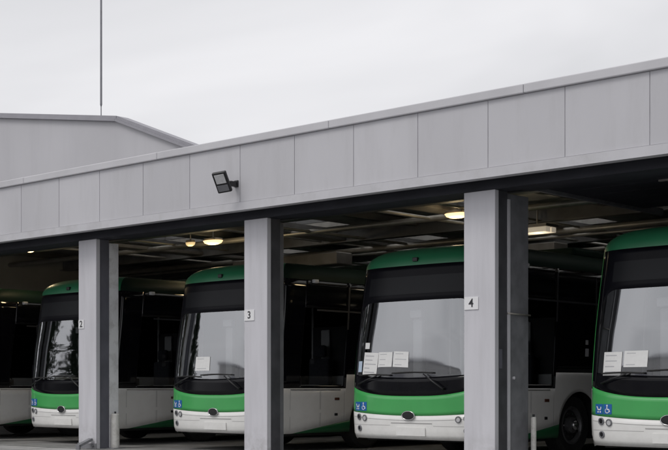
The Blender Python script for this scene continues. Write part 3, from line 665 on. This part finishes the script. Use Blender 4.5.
    MB().box(0.25, 1.1, 2.12, 2.16, 0.4, 2.1).build('cab_partition', M['inner'], root)
    vp = MB().box(-0.57, -0.39, 0.78, 0.88, 0.9, 2.08).build('validator_post', M['rail'], root, bevel=0.03)
    MB().box(-0.59, -0.37, 0.74, 0.84, 2.10, 2.22).build('validator_unit', M['plate'], vp, bevel=0.015)
    for x, y in ((0.22, 2.14), (-0.35, 1.7), (-0.95, 2.2)): MB().tube([(x, y, 0.4), (x, y, 2.7)], 0.018, 8).build('handrail', M['rail'], root, smooth=True)
    for y in (3.6, 4.5, 5.4, 6.4):
        for x in (-0.95, -0.5, 0.5, 0.95):
            MB().add([], []).box(x - 0.2, x + 0.2, y, y + 0.1, 0.75, 1.5).box(x - 0.2, x + 0.2, y - 0.4, y, 0.75, 0.85).build('passenger_seat', M['seatfab'], root, bevel=0.02)
    return root

def copy_tree(o, parent=None):
    c = o.copy(); COL.objects.link(c)
    if parent: c.parent = parent
    for ch in list(o.children): copy_tree(ch, c)
    return c

BY = 0.85
BX = [-14.106, -9.946, -5.786, -1.626, 2.475]
proto = make_bus()
labels = ['bus at the far left edge showing only its dark side and white skirt',
          'farthest green fronted bus, left of the column numbered 2',
          'green fronted bus left of the column numbered 3, one paper in its windscreen',
          'green fronted bus left of the column numbered 4, a row of papers in its windscreen',
          'green fronted bus right of the column numbered 4, two papers in its windscreen']
for i, x in enumerate(BX):
    b = proto if i == 0 else copy_tree(proto)
    b.location = (x, BY + (0.02, -0.03, 0.0, 0.0, 0.05)[i], 0.008)
    tag(b, labels[i], 'bus', 'green and white buses parked in the garage')

# papers taped to the windscreens
def paper(bus, u0, u1, z0, z1, name, label, lines=4, tilt=0.0):
    off = Vector((BX[bus], BY + (0.02, -0.03, 0.0, 0.0, 0.05)[bus], 0.008))
    c = SO((u0 + u1) / 2, z0, 0)
    def P_(a, b, of): return SO(u0 + (u1 - u0) * a + tilt * b * (z1 - z0), z0 + (z1 - z0) * b - tilt * a * (u1 - u0), of) - c
    m = MB(); N = 5
    vs = [P_(i / N, j / 2, o) for o in (0.004, 0.0055) for i in range(N + 1) for j in range(3)]; q = 3 * (N + 1)
    fs = [(i * 3 + j + q, (i + 1) * 3 + j + q, (i + 1) * 3 + j + 1 + q, i * 3 + j + 1 + q) for i in range(N) for j in range(2)]
    fs += [(i * 3 + j, i * 3 + j + 1, (i + 1) * 3 + j + 1, (i + 1) * 3 + j) for i in range(N) for j in range(2)]
    for i in range(N):
        fs += [(i * 3, (i + 1) * 3, (i + 1) * 3 + q, i * 3 + q), (i * 3 + 2 + q, (i + 1) * 3 + 2 + q, (i + 1) * 3 + 2, i * 3 + 2)]
    for j in range(2):
        fs += [(j + q, j + 1 + q, j + 1, j), (N * 3 + j, N * 3 + j + 1, N * 3 + j + 1 + q, N * 3 + j + q)]
    o = m.add(vs, fs).build(name, M['paper'], recalc=True); o.location = off + c
    tag(o, label, 'paper', 'papers on the bus windscreens')
    if lines:
        for k in range(lines):
            m = MB(); b_ = 0.85 - 0.7 * k / max(1, lines - 1); e = random.uniform(0.45, 0.9)
            for i in range(3):
                a0 = 0.1 + (e - 0.1) * i / 3; a1 = 0.1 + (e - 0.1) * (i + 1) / 3
                m.add([P_(a0, b_ - 0.022, 0.0065), P_(a1, b_ - 0.022, 0.0065), P_(a1, b_ + 0.022, 0.0065), P_(a0, b_ + 0.022, 0.0065)], [(0, 1, 2, 3)])
            m.build('printed_line', M['print'], o)
P4, P5, P3 = 'left of column 4', 'right of column 4', 'left of column 3'
paper(3, -0.96, -0.67, 1.23, 1.57, 'paper_sheet', 'upright white sheet, leftmost in the row on the bus ' + P4, 5, 0.05)
paper(3, -0.65, -0.38, 1.35, 1.565, 'paper_sheet', 'middle wide white sheet in the row on the bus ' + P4, 3)
paper(3, -0.36, -0.02, 1.35, 1.575, 'paper_sheet', 'right wide white sheet in the row on the bus ' + P4, 3, 0.04)
paper(3, -0.94, -0.85, 1.62, 1.71, 'paper_slip', 'tiny slip above the paper row on the bus ' + P4, 0)
paper(4, -1.0, -0.73, 1.20, 1.50, 'paper_sheet', 'upright white sheet, left one of two in the bus ' + P5, 4)
paper(4, -0.70, -0.36, 1.305, 1.51, 'paper_sheet', 'wide white sheet, right one of two in the bus ' + P5, 2)
paper(2, -0.52, -0.14, 1.33, 1.56, 'paper_sheet', 'single white sheet in the windscreen of the bus ' + P3, 2)
paper(3, -1.07, -0.985, 1.28, 1.44, 'paper_slip', 'narrow bluish slip at the glass edge of the bus ' + P4, 0)
bpy.data.objects['paper_slip.001'].data.materials[0] = M['blueslip']

# dense evergreens along the left side of the yard (mirrored dark in the windscreens)
M['bark'] = mat('grey_brown_bark', (0.09, 0.075, 0.06), 0.9, var=0.3, vscale=6)
M['needle'] = mat('dark_evergreen_foliage', (0.035, 0.055, 0.035), 0.8, var=0.4, vscale=1.2)
def evergreen(x, y, h, r, seed, label):
    rnd = random.Random(seed); t = empty('evergreen_tree', (x, y, 0))
    tk = MB().tube([(0, 0, 0), (0.05, 0, h * 0.5), (0, 0.03, h * 0.97)], [h * 0.018, h * 0.011, 0.02], 9)
    lf = MB()
    n = 46
    for i in range(n):
        z = h * (0.10 + 0.88 * i / n); rr = r * (1 - (i / n)) ** 0.75 * rnd.uniform(0.75, 1.1)
        for k in range(6):
            a = rnd.uniform(0, 6.283); e = Vector((math.cos(a), math.sin(a), rnd.uniform(-.35, .1))) * rr
            if i % 3 == 0: tk.tube([(0, 0, z), tuple(Vector((0, 0, z)) + e * 0.9)], [0.03, 0.008], 4, cap=False)
            for q in range(26):
                f = rnd.uniform(0.15, 1.0); c = Vector((0, 0, z)) + e * f + Vector((rnd.gauss(0, .16), rnd.gauss(0, .16), rnd.gauss(0, .13)))
                u = Vector((rnd.gauss(0, 1), rnd.gauss(0, 1), rnd.gauss(0, .6))).normalized(); v = u.orthogonal().normalized(); g = rnd.uniform(.10, .22)
                lf.add([c - u * g, c + v * g * .5, c + u * g, c - v * g * .5], [(0, 1, 2, 3)])
    tk.build('trunk', M['bark'], t, smooth=True, recalc=False); lf.build('crown', M['needle'], t, recalc=False)
    tag(t, label, 'tree', 'evergreens beside the yard')
evergreen(-25.0, -4.0, 12.5, 2.6, 1, 'tall dense evergreen left of the yard, nearest the garage front')
evergreen(-26.0, -8.2, 11.0, 2.5, 2, 'middle dense evergreen left of the yard')
evergreen(-25.5, -12.0, 9.0, 2.1, 3, 'lowest dense evergreen left of the yard, farthest from the garage')

# plain warehouse across the yard, out of view, added for the windscreens to mirror
ob = empty('warehouse', (-40, -58, 0))
tag(ob, 'plain pale flat-roofed warehouse, unseen and added for windscreen reflections, across the yard with grey roller doors', 'warehouse')
M['render'] = mat('pale_wall_cladding', (0.56, 0.555, 0.55), 0.8, var=0.10, vscale=0.15)
MB().box(-30, 22, -9, 0, 0, 7.6).build('wall', M['render'], ob)
MB().box(-30.2, 22.2, -9.2, 0.2, 7.602, 7.9).build('roof', M['coping'], ob)
for k in range(5): MB().box(-24 + k * 9, -19.5 + k * 9, 0.002, 0.05, 0.0, 4.4).build('roller_door', M['hallcop'], ob)
